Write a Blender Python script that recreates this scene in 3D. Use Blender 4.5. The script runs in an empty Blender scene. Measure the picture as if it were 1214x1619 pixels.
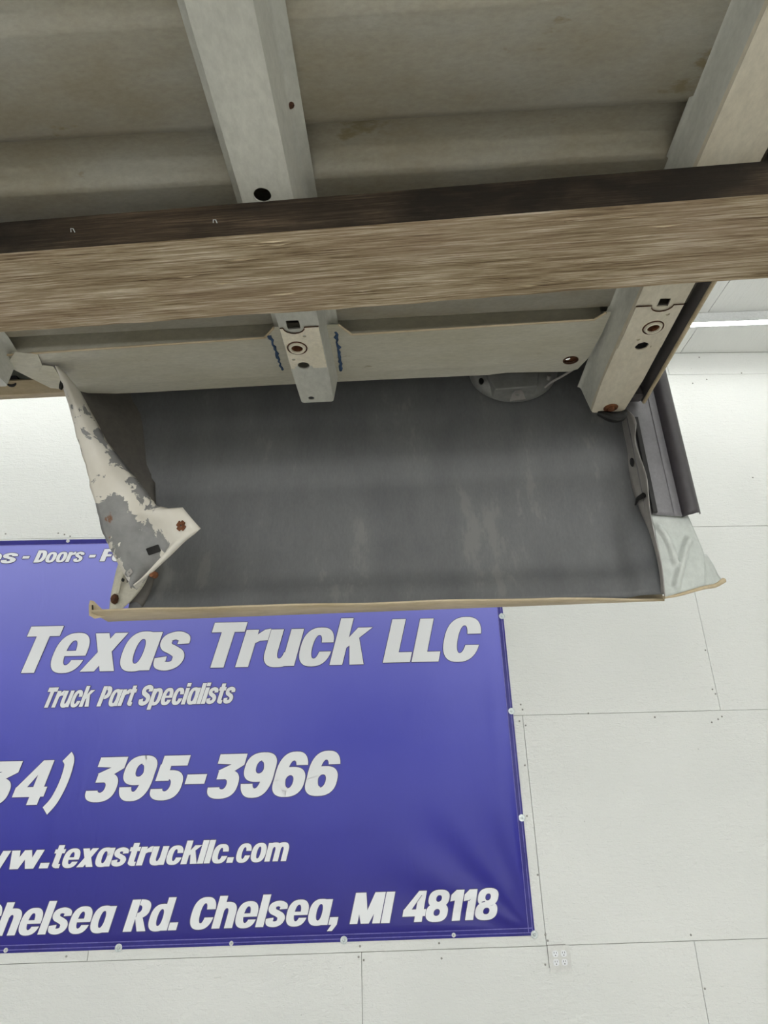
import bpy, bmesh, math, random
from mathutils import Vector, Matrix, noise

# ------------------------------------------------------------------ camera, world, exposure
scene = bpy.context.scene
col = scene.collection
rad = math.radians
ZC = 1.94                      # camera height above the shop floor
PITCH, ROLL, YAW = rad(23.6), rad(-1.62), rad(1.608)
fwd = Vector((math.sin(YAW) * math.cos(PITCH), math.cos(YAW) * math.cos(PITCH), math.sin(PITCH)))
rgt = Vector((math.cos(YAW), -math.sin(YAW), 0))
upv = rgt.cross(fwd)
r2 = rgt * math.cos(ROLL) + upv * math.sin(ROLL)
u2 = -rgt * math.sin(ROLL) + upv * math.cos(ROLL)
cam_data = bpy.data.cameras.new('camera')
cam = bpy.data.objects.new('camera', cam_data)
col.objects.link(cam)
cam.matrix_world = Matrix(((r2.x, u2.x, -fwd.x, 0), (r2.y, u2.y, -fwd.y, 0), (r2.z, u2.z, -fwd.z, ZC), (0, 0, 0, 1)))
cam_data.sensor_fit = 'HORIZONTAL'
cam_data.sensor_width = 36.0
cam_data.lens = 36.0 * 1055.0 / 1214.0
cam_data.clip_start = 0.02
scene.camera = cam

world = bpy.data.worlds.new('world')
scene.world = world
world.use_nodes = True
bg = world.node_tree.nodes['Background']
bg.inputs[0].default_value = (0.97, 0.985, 0.96, 1)
bg.inputs[1].default_value = 2.9
TUBE = 16.0                    # radiance of the LED diffusers
scene.view_settings.view_transform = 'Standard'
scene.view_settings.look = 'None'
scene.view_settings.exposure = 0.65
scene.view_settings.gamma = 1.0
scene.view_settings.use_curve_mapping = False
try:
    scene.cycles.use_denoising = True
    scene.cycles.max_bounces = 8
    scene.cycles.diffuse_bounces = 5
except Exception:
    pass

# ------------------------------------------------------------------ materials
def srgb(r, g, b):
    f = lambda c: (c / 255 / 12.92) if c / 255 <= 0.04045 else ((c / 255 + 0.055) / 1.055) ** 2.4
    return (f(r), f(g), f(b), 1)

def new_mat(name, rough=0.6, metal=0.0, spec=0.5):
    m = bpy.data.materials.new(name)
    m.use_nodes = True
    b = m.node_tree.nodes['Principled BSDF']
    b.inputs['Roughness'].default_value = rough
    b.inputs['Metallic'].default_value = metal
    b.inputs['Specular IOR Level'].default_value = spec
    return m, m.node_tree.nodes, m.node_tree.links, b

def coords(n, l, scale=(1, 1, 1), kind='Object'):
    tc = n.new('ShaderNodeTexCoord')
    mp = n.new('ShaderNodeMapping')
    mp.inputs['Scale'].default_value = scale
    l.new(tc.outputs[kind], mp.inputs['Vector'])
    return mp.outputs[0]

def tex_noise(n, l, vec, scale, detail=4, rough=0.6, dist=0.0):
    t = n.new('ShaderNodeTexNoise')
    t.inputs['Scale'].default_value = scale
    t.inputs['Detail'].default_value = detail
    t.inputs['Roughness'].default_value = rough
    t.inputs['Distortion'].default_value = dist
    l.new(vec, t.inputs['Vector'])
    return t.outputs['Fac']

def ramp(n, l, fac, stops, interp='LINEAR'):
    r = n.new('ShaderNodeValToRGB')
    r.color_ramp.interpolation = interp
    e = r.color_ramp.elements
    while len(e) < len(stops):
        e.new(0.5)
    for i, (p, c) in enumerate(stops):
        e[i].position = p
        e[i].color = c if len(c) == 4 else (*c, 1)
    l.new(fac, r.inputs[0])
    return r.outputs[0]

def mix(n, l, fac, a, b, mode='MIX'):
    m = n.new('ShaderNodeMix')
    m.data_type = 'RGBA'
    m.blend_type = mode
    for sock, v in ((m.inputs[0], fac), (m.inputs[6], a), (m.inputs[7], b)):
        if hasattr(v, 'is_output'):
            l.new(v, sock)
        else:
            sock.default_value = v
    return m.outputs[2]

def math_node(n, l, op, a, b):
    m = n.new('ShaderNodeMath')
    m.operation = op
    for sock, v in ((m.inputs[0], a), (m.inputs[1], b)):
        if hasattr(v, 'is_output'):
            l.new(v, sock)
        else:
            sock.default_value = v
    return m.outputs[0]

def bump(n, l, bsdf, h, strength, dist):
    b = n.new('ShaderNodeBump')
    b.inputs['Strength'].default_value = strength
    b.inputs['Distance'].default_value = dist
    l.new(h, b.inputs['Height'])
    l.new(b.outputs[0], bsdf.inputs['Normal'])

BW0, BW1 = (0, 0, 0, 1), (1, 1, 1, 1)

def blotchy(name, c1, c2, scale=6, rough=0.6, stretch=(1, 1, 1), fine=60, metal=0.0, spots=None, spot_thr=0.72, spot_scale=9, bump_d=0.0006, spec=0.4, grain=0.10):
    """painted or bare sheet: two tones in soft blotches, fine grain, optional dirt or rust spots"""
    m, n, l, b = new_mat(name, rough, metal, spec)
    v = coords(n, l, stretch)
    f = ramp(n, l, tex_noise(n, l, v, scale, 5, 0.6), [(0.36, BW0), (0.64, BW1)])
    c = mix(n, l, f, c1, c2)
    g = tex_noise(n, l, v, fine, 3, 0.7)
    gr = ramp(n, l, g, [(0.3, (1 - grain,) * 3), (0.7, (1 + grain * .7,) * 3)])
    c = mix(n, l, 1.0, c, gr, 'MULTIPLY')
    if spots is not None:
        s = ramp(n, l, tex_noise(n, l, v, spot_scale, 6, 0.7), [(spot_thr, BW0), (spot_thr + 0.05, BW1)])
        c = mix(n, l, s, c, spots)
    l.new(c, b.inputs['Base Color'])
    bump(n, l, b, g, 0.4, bump_d)
    return m

M = {}
# painted OSB wall sheets
m, n, l, b = new_mat('white_painted_osb', 0.62, 0, 0.3)
v = coords(n, l, (1, 1, 1))
v2 = coords(n, l, (7, 1, 30))
a1 = tex_noise(n, l, v2, 2.2, 6, 0.65, 0.6)
a2 = tex_noise(n, l, coords(n, l, (14, 1, 16)), 3.0, 4, 0.6, 1.2)
h = math_node(n, l, 'ADD', math_node(n, l, 'MULTIPLY', a1, 0.7), math_node(n, l, 'MULTIPLY', a2, 0.5))
chip = ramp(n, l, tex_noise(n, l, coords(n, l, (9, 1, 22)), 2.6, 3, 0.5, 2.0), [(0.72, BW0), (0.735, BW1)])
big = ramp(n, l, tex_noise(n, l, v, 0.9, 2, 0.5), [(0.3, (0.80, 0.81, 0.79, 1)), (0.7, (0.87, 0.875, 0.855, 1))])
cc = mix(n, l, math_node(n, l, 'MULTIPLY', chip, 0.05), big, (0.5, 0.48, 0.45, 1))
speck = ramp(n, l, tex_noise(n, l, v, 34, 2, 0.5), [(0.775, BW0), (0.80, BW1)])
cc = mix(n, l, math_node(n, l, 'MULTIPLY', speck, 0.35), cc, (0.3, 0.29, 0.27, 1))
l.new(cc, b.inputs['Base Color'])
bump(n, l, b, math_node(n, l, 'ADD', h, math_node(n, l, 'MULTIPLY', chip, 0.5)), 0.8, 0.010)
M['osb'] = m
M['wall_back_plain'] = blotchy('white_wall_paint', (0.78, 0.78, 0.76, 1), (0.82, 0.82, 0.8, 1), 1.5)
M['gap'] = blotchy('dark_joint', (0.28, 0.27, 0.25, 1), (0.34, 0.33, 0.31, 1), 5)
M['concrete'] = blotchy('pale_grey_concrete', (0.58, 0.57, 0.54, 1), (0.68, 0.66, 0.62, 1), 1.2, 0.5)
# banner
# printed fade from lavender at the top edge to indigo at the bottom
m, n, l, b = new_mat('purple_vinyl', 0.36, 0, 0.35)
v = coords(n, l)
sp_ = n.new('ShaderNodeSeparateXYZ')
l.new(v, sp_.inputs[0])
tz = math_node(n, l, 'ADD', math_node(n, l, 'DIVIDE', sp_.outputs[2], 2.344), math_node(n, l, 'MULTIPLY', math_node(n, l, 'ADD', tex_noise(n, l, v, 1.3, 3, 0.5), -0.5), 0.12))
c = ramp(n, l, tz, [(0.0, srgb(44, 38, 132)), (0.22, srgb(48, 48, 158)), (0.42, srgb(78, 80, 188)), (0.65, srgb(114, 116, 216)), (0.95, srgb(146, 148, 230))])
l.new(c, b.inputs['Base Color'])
g = tex_noise(n, l, coords(n, l, (3, 3, 1.0)), 2.5, 3, 0.5, 0.8)
bump(n, l, b, g, 0.25, 0.012)
M['vinyl'] = m
M['hem'] = blotchy('purple_hem', srgb(42, 38, 126), srgb(50, 46, 140), 3, 0.4)
M['stitch'] = blotchy('pale_hem_line', srgb(112, 106, 182), srgb(126, 122, 196), 30, 0.4)
M['letter'] = blotchy('white_print', (0.88, 0.89, 0.92, 1), (0.90, 0.91, 0.94, 1), 1.5, 0.42, bump_d=0.0, grain=0.0)
M['letter_edge'] = blotchy('grey_print_outline', srgb(70, 64, 110), srgb(80, 76, 124), 2, 0.45, bump_d=0.0)
M['zinc'] = blotchy('zinc_washer', (0.50, 0.55, 0.56, 1), (0.66, 0.70, 0.70, 1), 60, 0.35, metal=0.5)
M['plastic'] = blotchy('white_plastic', (0.73, 0.73, 0.71, 1), (0.76, 0.76, 0.74, 1), 8, 0.35, bump_d=0.0)
M['slot'] = blotchy('dark_slot', (0.05, 0.05, 0.05, 1), (0.08, 0.08, 0.08, 1), 8, 0.6)
# truck bed metals
M['pan'] = blotchy('galvanised_floor_pan', srgb(158, 150, 132), srgb(170, 167, 156), 5, 0.5, (1, 2.2, 1), 90, 0.15, spots=srgb(140, 130, 104), spot_thr=0.62, spot_scale=4)
M['sill'] = blotchy('grey_sill_steel', srgb(196, 196, 188), srgb(210, 209, 200), 9, 0.48, (1, .5, 1), 110, 0.05, spots=srgb(146, 136, 112), spot_thr=0.68, spot_scale=7)
M['sill_tan'] = blotchy('tan_sill_paint', srgb(204, 194, 174), srgb(216, 208, 190), 8, 0.55, (1, .5, 1), 110, spots=srgb(110, 98, 76), spot_thr=0.73, spot_scale=12)
M['plate'] = blotchy('olive_grey_plate', srgb(194, 189, 170), srgb(206, 202, 188), 5, 0.55, (.6, 2, 1), 100, 0.1, spots=srgb(164, 156, 130), spot_thr=0.64, spot_scale=6)
M['reinforce'] = blotchy('cream_reinforcement', srgb(224, 216, 196), srgb(236, 228, 210), 14, 0.6, fine=160, spots=srgb(128, 118, 100), spot_thr=0.72, spot_scale=40)
M['outer'] = blotchy('charcoal_panel_inside', srgb(96, 97, 99), srgb(110, 111, 112), 5, 0.52, (1.6, 1, .6), 140, spots=srgb(120, 120, 119), spot_thr=0.58, spot_scale=5, spec=0.5)
M['house'] = blotchy('grey_brown_wheelhouse', srgb(98, 94, 90), srgb(112, 108, 102), 5, 0.55, fine=80)
M['lip'] = blotchy('dusty_tan_lip', srgb(186, 168, 136), srgb(206, 190, 162), 12, 0.6, (0.5, 2, 1), 90, spots=srgb(136, 112, 82), spot_thr=0.68, spot_scale=16)
M['black_trim'] = blotchy('black_moulding', srgb(58, 54, 58), srgb(68, 64, 68), 8, 0.4, fine=70, spec=0.6)
M['trim_web'] = blotchy('grey_moulding_web', srgb(112, 110, 114), srgb(126, 124, 128), 8, 0.45, fine=120, spec=0.5)
M['dark_flange'] = blotchy('dark_end_flange', srgb(70, 66, 68), srgb(82, 77, 77), 7, 0.5, fine=70)
M['post'] = blotchy('pale_grey_post', srgb(188, 194, 190), srgb(200, 204, 200), 6, 0.32, fine=60, spots=srgb(150, 156, 152), spot_thr=0.76, spot_scale=26, bump_d=0.0003, spec=0.6)
M['strip'] = blotchy('grey_end_strip', srgb(148, 144, 142), srgb(166, 162, 158), 8, 0.5, fine=80)
M['rust'] = blotchy('rusty_steel', srgb(80, 46, 28), srgb(122, 76, 46), 60, 0.85, fine=200, bump_d=0.002)
M['rust_dark'] = blotchy('dark_rust', srgb(58, 36, 24), srgb(92, 58, 38), 60, 0.85, fine=200)
M['blue'] = blotchy('blue_sealant', srgb(44, 66, 100), srgb(62, 88, 124), 40, 0.5)
M['black'] = blotchy('black_rubber', srgb(20, 20, 20), srgb(34, 32, 32), 20, 0.5)
M['filler'] = blotchy('dull_grey_filler', srgb(132, 132, 130), srgb(150, 150, 148), 10, 0.4, fine=90, metal=0.2)
M['arch'] = blotchy('grey_green_arch', srgb(108, 110, 102), srgb(124, 126, 118), 6, 0.6, (.5, 1, 2))
# peeling cream paint on grey primer (u across, v along the sheet)
m, n, l, b = new_mat('peeling_cream_paint', 0.5, 0, 0.4)
tc = n.new('ShaderNodeTexCoord')
sep = n.new('ShaderNodeSeparateXYZ')
l.new(tc.outputs['UV'], sep.inputs[0])
ob = coords(n, l, (1, 1, 1))
nz = tex_noise(n, l, ob, 16, 6, 0.62, 0.7)
vb = ramp(n, l, sep.outputs[1], [(0.0, (0, 0, 0, 1)), (0.2, (.4, .4, .4, 1)), (0.3, (.15, .15, .15, 1)), (0.40, (.35, .35, .35, 1)), (0.55, (.75, .75, .75, 1)), (0.86, (.72, .72, .72, 1)), (1.0, (.4, .4, .4, 1))])
ub = ramp(n, l, sep.outputs[0], [(0.0, (.5, .5, .5, 1)), (0.3, (1, 1, 1, 1)), (0.55, (.6, .6, .6, 1)), (0.70, (.15, .15, .15, 1)), (1.0, (.1, .1, .1, 1))])
sc = math_node(n, l, 'ADD', nz, math_node(n, l, 'MULTIPLY', math_node(n, l, 'MULTIPLY', vb, ub), 0.5))
eb = ramp(n, l, sep.outputs[0], [(0.62, BW0), (0.85, BW1)])
ev = ramp(n, l, sep.outputs[1], [(0.10, BW0), (0.2, (.7, .7, .7, 1)), (0.42, BW1), (0.54, (.6, .6, .6, 1)), (0.58, BW0)])
sc = math_node(n, l, 'ADD', sc, math_node(n, l, 'MULTIPLY', math_node(n, l, 'MULTIPLY', eb, ev), 0.2))
mask = ramp(n, l, sc, [(0.66, BW0), (0.67, BW1)])
cream = ramp(n, l, tex_noise(n, l, ob, 6, 4), [(0.35, srgb(212, 206, 194)), (0.65, srgb(230, 226, 218))])
prim = ramp(n, l, tex_noise(n, l, ob, 22, 5), [(0.3, srgb(122, 122, 122)), (0.7, srgb(150, 149, 148))])
rm = ramp(n, l, tex_noise(n, l, ob, 17, 5, 0.6), [(0.70, BW0), (0.74, BW1)])
prim = mix(n, l, rm, prim, srgb(120, 84, 62))
l.new(mix(n, l, mask, cream, prim), b.inputs['Base Color'])
bump(n, l, b, math_node(n, l, 'MULTIPLY', mask, -1.0), 0.6, 0.0012)
M['peel'] = m
# timber
def wood(name, stops, streak, dark, dark_thr):
    m, n, l, b = new_mat(name, 0.85, 0, 0.2)
    fine = tex_noise(n, l, coords(n, l, (1.6, 60, 60)), 6, 6, 0.7, 0.15)
    mid = tex_noise(n, l, coords(n, l, (1.2, 16, 16)), 3, 4, 0.6, 0.3)
    s = math_node(n, l, 'ADD', math_node(n, l, 'MULTIPLY', fine, 0.65), math_node(n, l, 'MULTIPLY', mid, 0.35))
    c = ramp(n, l, s, stops)
    big = ramp(n, l, tex_noise(n, l, coords(n, l, (1, 2, 2)), 3.5, 5, 0.65), [(dark_thr, BW0), (dark_thr + 0.22, BW1)])
    c = mix(n, l, math_node(n, l, 'MULTIPLY', big, streak), c, dark)
    l.new(c, b.inputs['Base Color'])
    bump(n, l, b, s, 0.9, 0.004)
    return m
M['wood_sawn'] = wood('weathered_sawn_wood', [(0.36, srgb(92, 74, 56)), (0.45, srgb(154, 134, 106)), (0.53, srgb(190, 172, 144)), (0.62, srgb(236, 224, 204))], 0.35, srgb(166, 140, 120), 0.45)
M['wood_stained'] = wood('dark_stained_wood', [(0.30, srgb(36, 30, 24)), (0.5, srgb(72, 60, 48)), (0.7, srgb(120, 104, 86))], 0.9, srgb(34, 30, 26), 0.40)
m, n, l, b = new_mat('led_diffuser', 0.4)
b.inputs['Base Color'].default_value = (0.9, 0.9, 0.9, 1)
b.inputs['Emission Color'].default_value = (0.97, 1.0, 0.96, 1)
b.inputs['Emission Strength'].default_value = TUBE
M['led'] = m
M['fixture'] = blotchy('white_fixture_steel', (0.62, 0.63, 0.63, 1), (0.68, 0.69, 0.69, 1), 4, 0.45, bump_d=0.0)

# ------------------------------------------------------------------ mesh helpers
class MB:
    """collects vertices and faces, then links them as one mesh object"""
    def __init__(s):
        s.v, s.f, s.uv = [], [], []
    def add(s, verts, faces, uvs=None):
        o = len(s.v)
        s.v += [tuple(p) for p in verts]
        s.f += [tuple(i + o for i in f) for f in faces]
        s.uv += list(uvs) if uvs else [(0, 0)] * len(verts)
        return s
    def box(s, lo, hi):
        (x0, y0, z0), (x1, y1, z1) = lo, hi
        vs = [(x0, y0, z0), (x1, y0, z0), (x1, y1, z0), (x0, y1, z0), (x0, y0, z1), (x1, y0, z1), (x1, y1, z1), (x0, y1, z1)]
        return s.add(vs, [(3, 2, 1, 0), (4, 5, 6, 7), (0, 1, 5, 4), (1, 2, 6, 5), (2, 3, 7, 6), (3, 0, 4, 7)])
    def grid(s, rows, uv=True):
        nr, nc = len(rows), len(rows[0])
        vs = [p for r in rows for p in r]
        uvs = [(j / (nc - 1), i / (nr - 1)) for i in range(nr) for j in range(nc)]
        fs = [(i * nc + j, i * nc + j + 1, (i + 1) * nc + j + 1, (i + 1) * nc + j) for i in range(nr - 1) for j in range(nc - 1)]
        return s.add(vs, fs, uvs)
    def tube(s, pts, r, seg=10, cap=True, radii=None):
        pts = [Vector(p) for p in pts]
        rings = []
        up = Vector((0.31, 0.2, 0.93))
        for i, p in enumerate(pts):
            t = (pts[min(i + 1, len(pts) - 1)] - pts[max(i - 1, 0)]).normalized()
            a = t.cross(up).normalized()
            b_ = t.cross(a)
            rr = radii[i] if radii else r
            rings.append([p + (a * math.cos(k * math.tau / seg) + b_ * math.sin(k * math.tau / seg)) * rr for k in range(seg)])
        vs = [q for g_ in rings for q in g_]
        fs = [(i * seg + k, i * seg + (k + 1) % seg, (i + 1) * seg + (k + 1) % seg, (i + 1) * seg + k) for i in range(len(pts) - 1) for k in range(seg)]
        if cap:
            fs += [tuple(range(seg))[::-1], tuple((len(pts) - 1) * seg + k for k in range(seg))]
        return s.add(vs, fs)
    def lathe(s, prof, centre, axis, seg=24, squash=1.0):
        """prof: (radius, height along axis)"""
        c, ax = Vector(centre), Vector(axis).normalized()
        a = ax.orthogonal().normalized()
        if abs(ax.y) > 0.8:
            a = (Vector((1, 0, 0)) - ax * ax.x).normalized()
        b_ = ax.cross(a)
        vs = [c + ax * h_ + (a * math.cos(k * math.tau / seg) + b_ * squash * math.sin(k * math.tau / seg)) * r for r, h_ in prof for k in range(seg)]
        fs = [(i * seg + k, i * seg + (k + 1) % seg, (i + 1) * seg + (k + 1) % seg, (i + 1) * seg + k) for i in range(len(prof) - 1) for k in range(seg)]
        return s.add(vs, fs)
    def build(s, name, mat, parent=None, off=(0, 0, 0), smooth=False, thick=0.0, bevel=0.0, angle=35):
        me = bpy.data.meshes.new(name)
        me.from_pydata([(x - off[0], y - off[1], z - off[2]) for x, y, z in s.v], [], s.f)
        lay = me.uv_layers.new(name='UVMap')
        for lp in me.loops:
            lay.data[lp.index].uv = s.uv[lp.vertex_index]
        mats = mat if isinstance(mat, (list, tuple)) else [mat]
        for mm in mats:
            me.materials.append(M[mm])
        bm = bmesh.new(); bm.from_mesh(me)
        bmesh.ops.recalc_face_normals(bm, faces=bm.faces)
        bm.to_mesh(me); bm.free()
        o = bpy.data.objects.new(name, me)
        col.objects.link(o)
        o.parent = parent
        if thick:
            sm = o.modifiers.new('thickness', 'SOLIDIFY'); sm.thickness = thick; sm.offset = 0
        if bevel:
            bv = o.modifiers.new('bevel', 'BEVEL'); bv.width = bevel; bv.segments = 2; bv.limit_method = 'ANGLE'
        if smooth:
            for p in me.polygons:
                p.use_smooth = True
            try:
                me.set_sharp_from_angle(angle=rad(angle))
            except Exception:
                pass
        return o

_plate_cache = {}
def plate2d(outer, holes, th):
    """flat plate with real holes: outline polygons in x, y -> (verts, faces), thickness th around z = 0"""
    cu = bpy.data.curves.new('plate_outline', 'CURVE')
    cu.dimensions = '2D'
    cu.fill_mode = 'BOTH'
    cu.extrude = th / 2
    for poly in [outer] + holes:
        sp = cu.splines.new('POLY')
        sp.points.add(len(poly) - 1)
        for i, p in enumerate(poly):
            sp.points[i].co = (p[0], p[1], 0, 1)
        sp.use_cyclic_u = True
    ob = bpy.data.objects.new('plate_outline', cu)
    col.objects.link(ob)
    dg = bpy.context.evaluated_depsgraph_get()
    me = ob.evaluated_get(dg).to_mesh()
    vs = [tuple(v.co) for v in me.vertices]
    fs = [tuple(p.vertices) for p in me.polygons]
    ob.evaluated_get(dg).to_mesh_clear()
    bpy.data.objects.remove(ob)
    bpy.data.curves.remove(cu)
    return vs, fs

def circle(cx, cy, rx, ry=None, n_=22, a0=0):
    ry = ry or rx
    return [(cx + rx * math.cos(a0 + k * math.tau / n_), cy + ry * math.sin(a0 + k * math.tau / n_)) for k in range(n_)]

def round_rect(x0, y0, x1, y1, r, n_=4):
    out = []
    for cx_, cy_, a in ((x1 - r, y1 - r, 0), (x0 + r, y1 - r, 90), (x0 + r, y0 + r, 180), (x1 - r, y0 + r, 270)):
        out += [(cx_ + r * math.cos(rad(a + 90 * k / n_)), cy_ + r * math.sin(rad(a + 90 * k / n_))) for k in range(n_ + 1)]
    return out

def lerp(a, b_, t):
    return tuple(p + (q - p) * t for p, q in zip(a, b_))

def smooth_path(pts, n_=6, closed=False):
    out = []
    k = len(pts)
    for i in range(k - 1):
        p0, p1, p2, p3 = pts[max(i - 1, 0)], pts[i], pts[i + 1], pts[min(i + 2, k - 1)]
        for j in range(n_):
            t = j / n_
            out.append(tuple(0.5 * (2 * b_ + (c_ - a_) * t + (2 * a_ - 5 * b_ + 4 * c_ - d_) * t * t + (3 * b_ - a_ - 3 * c_ + d_) * t ** 3) for a_, b_, c_, d_ in zip(p0, p1, p2, p3)))
    out.append(tuple(pts[-1]))
    return out

def tag(o, label=None, cat=None, group=None, kind=None):
    for k, v_ in (('label', label), ('category', cat), ('group', group), ('kind', kind)):
        if v_:
            o[k] = v_
    return o

def empty(name, loc, rz=0.0):
    o = bpy.data.objects.new(name, None)
    o.empty_display_size = 0.1
    col.objects.link(o)
    o.location = loc
    o.rotation_euler = (0, 0, rz)
    return o

# ------------------------------------------------------------------ room
D = 4.2
X0, X1, YF = -6.0, 7.0, -6.5
ZT = ZC + 3.135
tag(MB().box((X0, YF, -0.15), (X1, D + 0.2, 0)).build('floor', 'concrete'), 'grey concrete shop floor', 'floor', kind='structure')
wall = tag(MB().box((X0, D + 0.012, 0), (X1, D + 0.2, ZT + 0.1)).build('wall_back', 'gap'), 'white painted wall clad in large wood panels', 'wall', kind='structure')
ROWS = [0.0, ZC - 0.722, ZC + 0.470, ZC + 1.685, ZC + 2.935, ZT]
SEAMS = [(-5.0, -2.5, -0.068, 1.725, 4.16), (-3.95, -1.515, 0.925, 3.365, 5.8), (-2.73, -0.293, 2.147, 4.58), (-3.8, -1.38, 1.06, 3.5), (-2.6, -0.2, 2.32, 4.7)]
random.seed(4)
for r_ in range(5):
    xs = [X0] + list(SEAMS[r_]) + [X1]
    for a_, b_ in zip(xs[:-1], xs[1:]):
        g_ = 0.0013
        jit = random.uniform(-0.001, 0.001)
        MB().box((a_ + g_, D + jit, ROWS[r_] + g_), (b_ - g_, D + 0.0125, ROWS[r_ + 1] - g_)).build('panel', 'osb', wall, bevel=0.001)
# nail heads along the joints of the cladding
random.seed(11)
nail_spots = [(0.921, 0.534), (0.929, 0.504), (0.903, 0.437), (0.938, 0.411), (0.909, 0.186), (0.890, -0.086), (2.134, 0.840), (2.124, 0.597), (2.137, 0.569), (2.146, 0.434), (2.119, 0.419),
              (1.329, 0.472), (1.733, 0.440), (0.917, -0.385), (0.924, -0.671), (0.934, -0.698), (-0.076, -0.695), (-0.084, -0.743), (-0.057, -0.758), (0.348, -0.693), (1.714, -0.694), (1.737, -0.937), (2.744, 2.054), (2.879, 2.943),
              (2.584, 3.093), (2.598, 2.889), (2.483, 2.856), (-2.074, 1.721), (-2.031, 1.711), (-1.991, 1.697), (-2.423, 1.723), (-1.627, -0.696), (0.907, -0.806), (0.357, -0.762), (2.076, 0.402)]
for k, (x_, z_) in enumerate(nail_spots):
    c_ = (x_, D - 0.0016, ZC + z_)
    MB().lathe([(0.0001, -0.002), (0.0045, -0.0015), (0.0055, 0.0), (0.0055, 0.003)], c_, (0, 1, 0), 8).build('nail_head', 'gap', wall)

ceil = tag(MB().box((X0, YF, ZT + 0.012), (X1, D + 0.2, ZT + 0.16)).build('ceiling', 'gap'), 'white panelled shop ceiling', 'ceiling', kind='structure')
cys = [D, 3.02, 0.58, -1.86, -4.3, YF]
cxs = [X0, -4.87, -2.43, 0.005, 2.445, 4.885, X1]
for a_, b_ in zip(cxs[:-1], cxs[1:]):
    for c_, d_ in zip(cys[:-1], cys[1:]):
        MB().box((a_ + 0.002, d_ + 0.002, ZT), (b_ - 0.002, c_ - 0.002, ZT + 0.0125)).build('panel', 'osb', ceil, bevel=0.001)
tag(MB().box((X0 - 0.2, YF, 0), (X0, D + 0.2, ZT + 0.1)).build('wall_left', 'wall_back_plain'), 'plain white side wall', 'wall', kind='structure')
tag(MB().box((X1, YF, 0), (X1 + 0.2, D + 0.2, ZT + 0.1)).build('wall_right', 'wall_back_plain'), 'plain white side wall opposite', 'wall', kind='structure')
# wall behind the photographer: unseen open bays added to let daylight onto the bed
MB_f = MB().box((X0 - .2, YF - 0.2, 0), (X1 + .2, YF, 1.5)).box((X0 - .2, YF - 0.2, 4.2), (X1 + .2, YF, ZT + 0.1))
for x_ in (X0 - .2, -2.0, 2.6, X1 - .4):
    MB_f.box((x_, YF - 0.2, 1.5), (x_ + .6, YF, 4.2))
tag(MB_f.build('wall_front', 'wall_back_plain'), 'white wall with unseen open bays added for daylight, facing the banner wall', 'wall', kind='structure')

# ------------------------------------------------------------------ ceiling strip lights
def strip_light(loc, rz, length, label):
    t = tag(empty('strip_light', (loc[0], loc[1], loc[2] - 0.003), rz), label, 'light', 'ceiling strip lights')
    MB().box((0, -0.03, -0.078), (length, -0.023, 0)).box((0, 0.023, -0.078), (length, 0.03, 0)).box((0, -0.023, -0.02), (length, 0.023, 0)).build('housing', 'fixture', t)
    MB().box((0.004, -0.0215, -0.074), (length - 0.004, 0.0215, -0.03)).build('diffuser', 'led', t)
    for x_ in (-0.012, length):
        MB().box((x_, -0.032, -0.08), (x_ + 0.012, 0.032, 0)).build('end_cap', 'fixture', t, bevel=0.004)
    return t
strip_light((1.55, 3.80, ZT), rad(-2.4), 2.44, 'long bright white LED strip light on the ceiling next to the wall')
for y_ in (3.8, 1.0, -1.5, -4.0):  # unseen fixtures in rows, added to raise the room light
    for x_ in ((-3.6,) if y_ > 3 else (-4.2, -0.8, 2.6)):
        strip_light((x_, y_, ZT), 0, 2.44, 'unseen white LED strip light added to brighten the shop')

# ------------------------------------------------------------------ banner
BX0, BX1, BZ0, BZ1 = -3.9, 0.868, ZC - 0.672, ZC + 1.672
ban = tag(empty('banner', (0, D, BZ0)), 'purple vinyl banner with white slanted lettering screwed to white wall', 'banner')
def wave(x, z):
    """how far the sheet stands off the wall (towards the room)"""
    w = 0.006 + 0.0025 * noise.noise(Vector((x * 1.3, 3.1, z * 1.6))) + 0.0015 * noise.noise(Vector((x * 5, 1.0, z * 3)))
    dx, dz = BX1 - x, z
    d_ = math.hypot(dx, dz)
    if d_ < 1.1 and d_ > 0.001:
        a_ = math.atan2(dz, dx)
        w += 0.010 * math.sin(a_ * 14 + 0.6) * max(0, 1 - d_ / 1.1) * min(1, (d_ / 0.4) ** 1.5)
    w += 0.004 * math.exp(-((dx - 0.11) / 0.045) ** 2)
    e_ = min(dx, z, BZ1 - BZ0 - z)
    return 0.002 + max(0.0, w) * min(1, max(0.1, e_ / 0.06))
HH = BZ1 - BZ0
rows = [[(BX0 + (BX1 - BX0) * j / 400, -wave(BX0 + (BX1 - BX0) * j / 400, HH * i / 200), HH * i / 200) for j in range(401)] for i in range(201)]
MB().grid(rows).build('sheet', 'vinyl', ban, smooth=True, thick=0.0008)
def band(x0, x1, z0, z1, lift, name, mat, nn=80):
    horizontal = (x1 - x0) > (z1 - z0)
    ra = []
    for i in range(nn + 1):
        t = i / nn
        if horizontal:
            x_ = x0 + (x1 - x0) * t
            ra.append([(x_, -wave(x_, z0) - lift, z0), (x_, -wave(x_, z1) - lift, z1)])
        else:
            z_ = z0 + (z1 - z0) * t
            ra.append([(x0, -wave(x0, z_) - lift, z_), (x1, -wave(x1, z_) - lift, z_)])
    MB().grid(ra).build(name, mat, ban, thick=0.0006)
band(BX0, BX1, 0.0, 0.034, 0.001, 'hem', 'hem')
band(BX0, BX1, HH - 0.034, HH, 0.001, 'hem', 'hem')
band(BX1 - 0.034, BX1, 0.034, HH - 0.034, 0.001, 'hem', 'hem')
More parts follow.
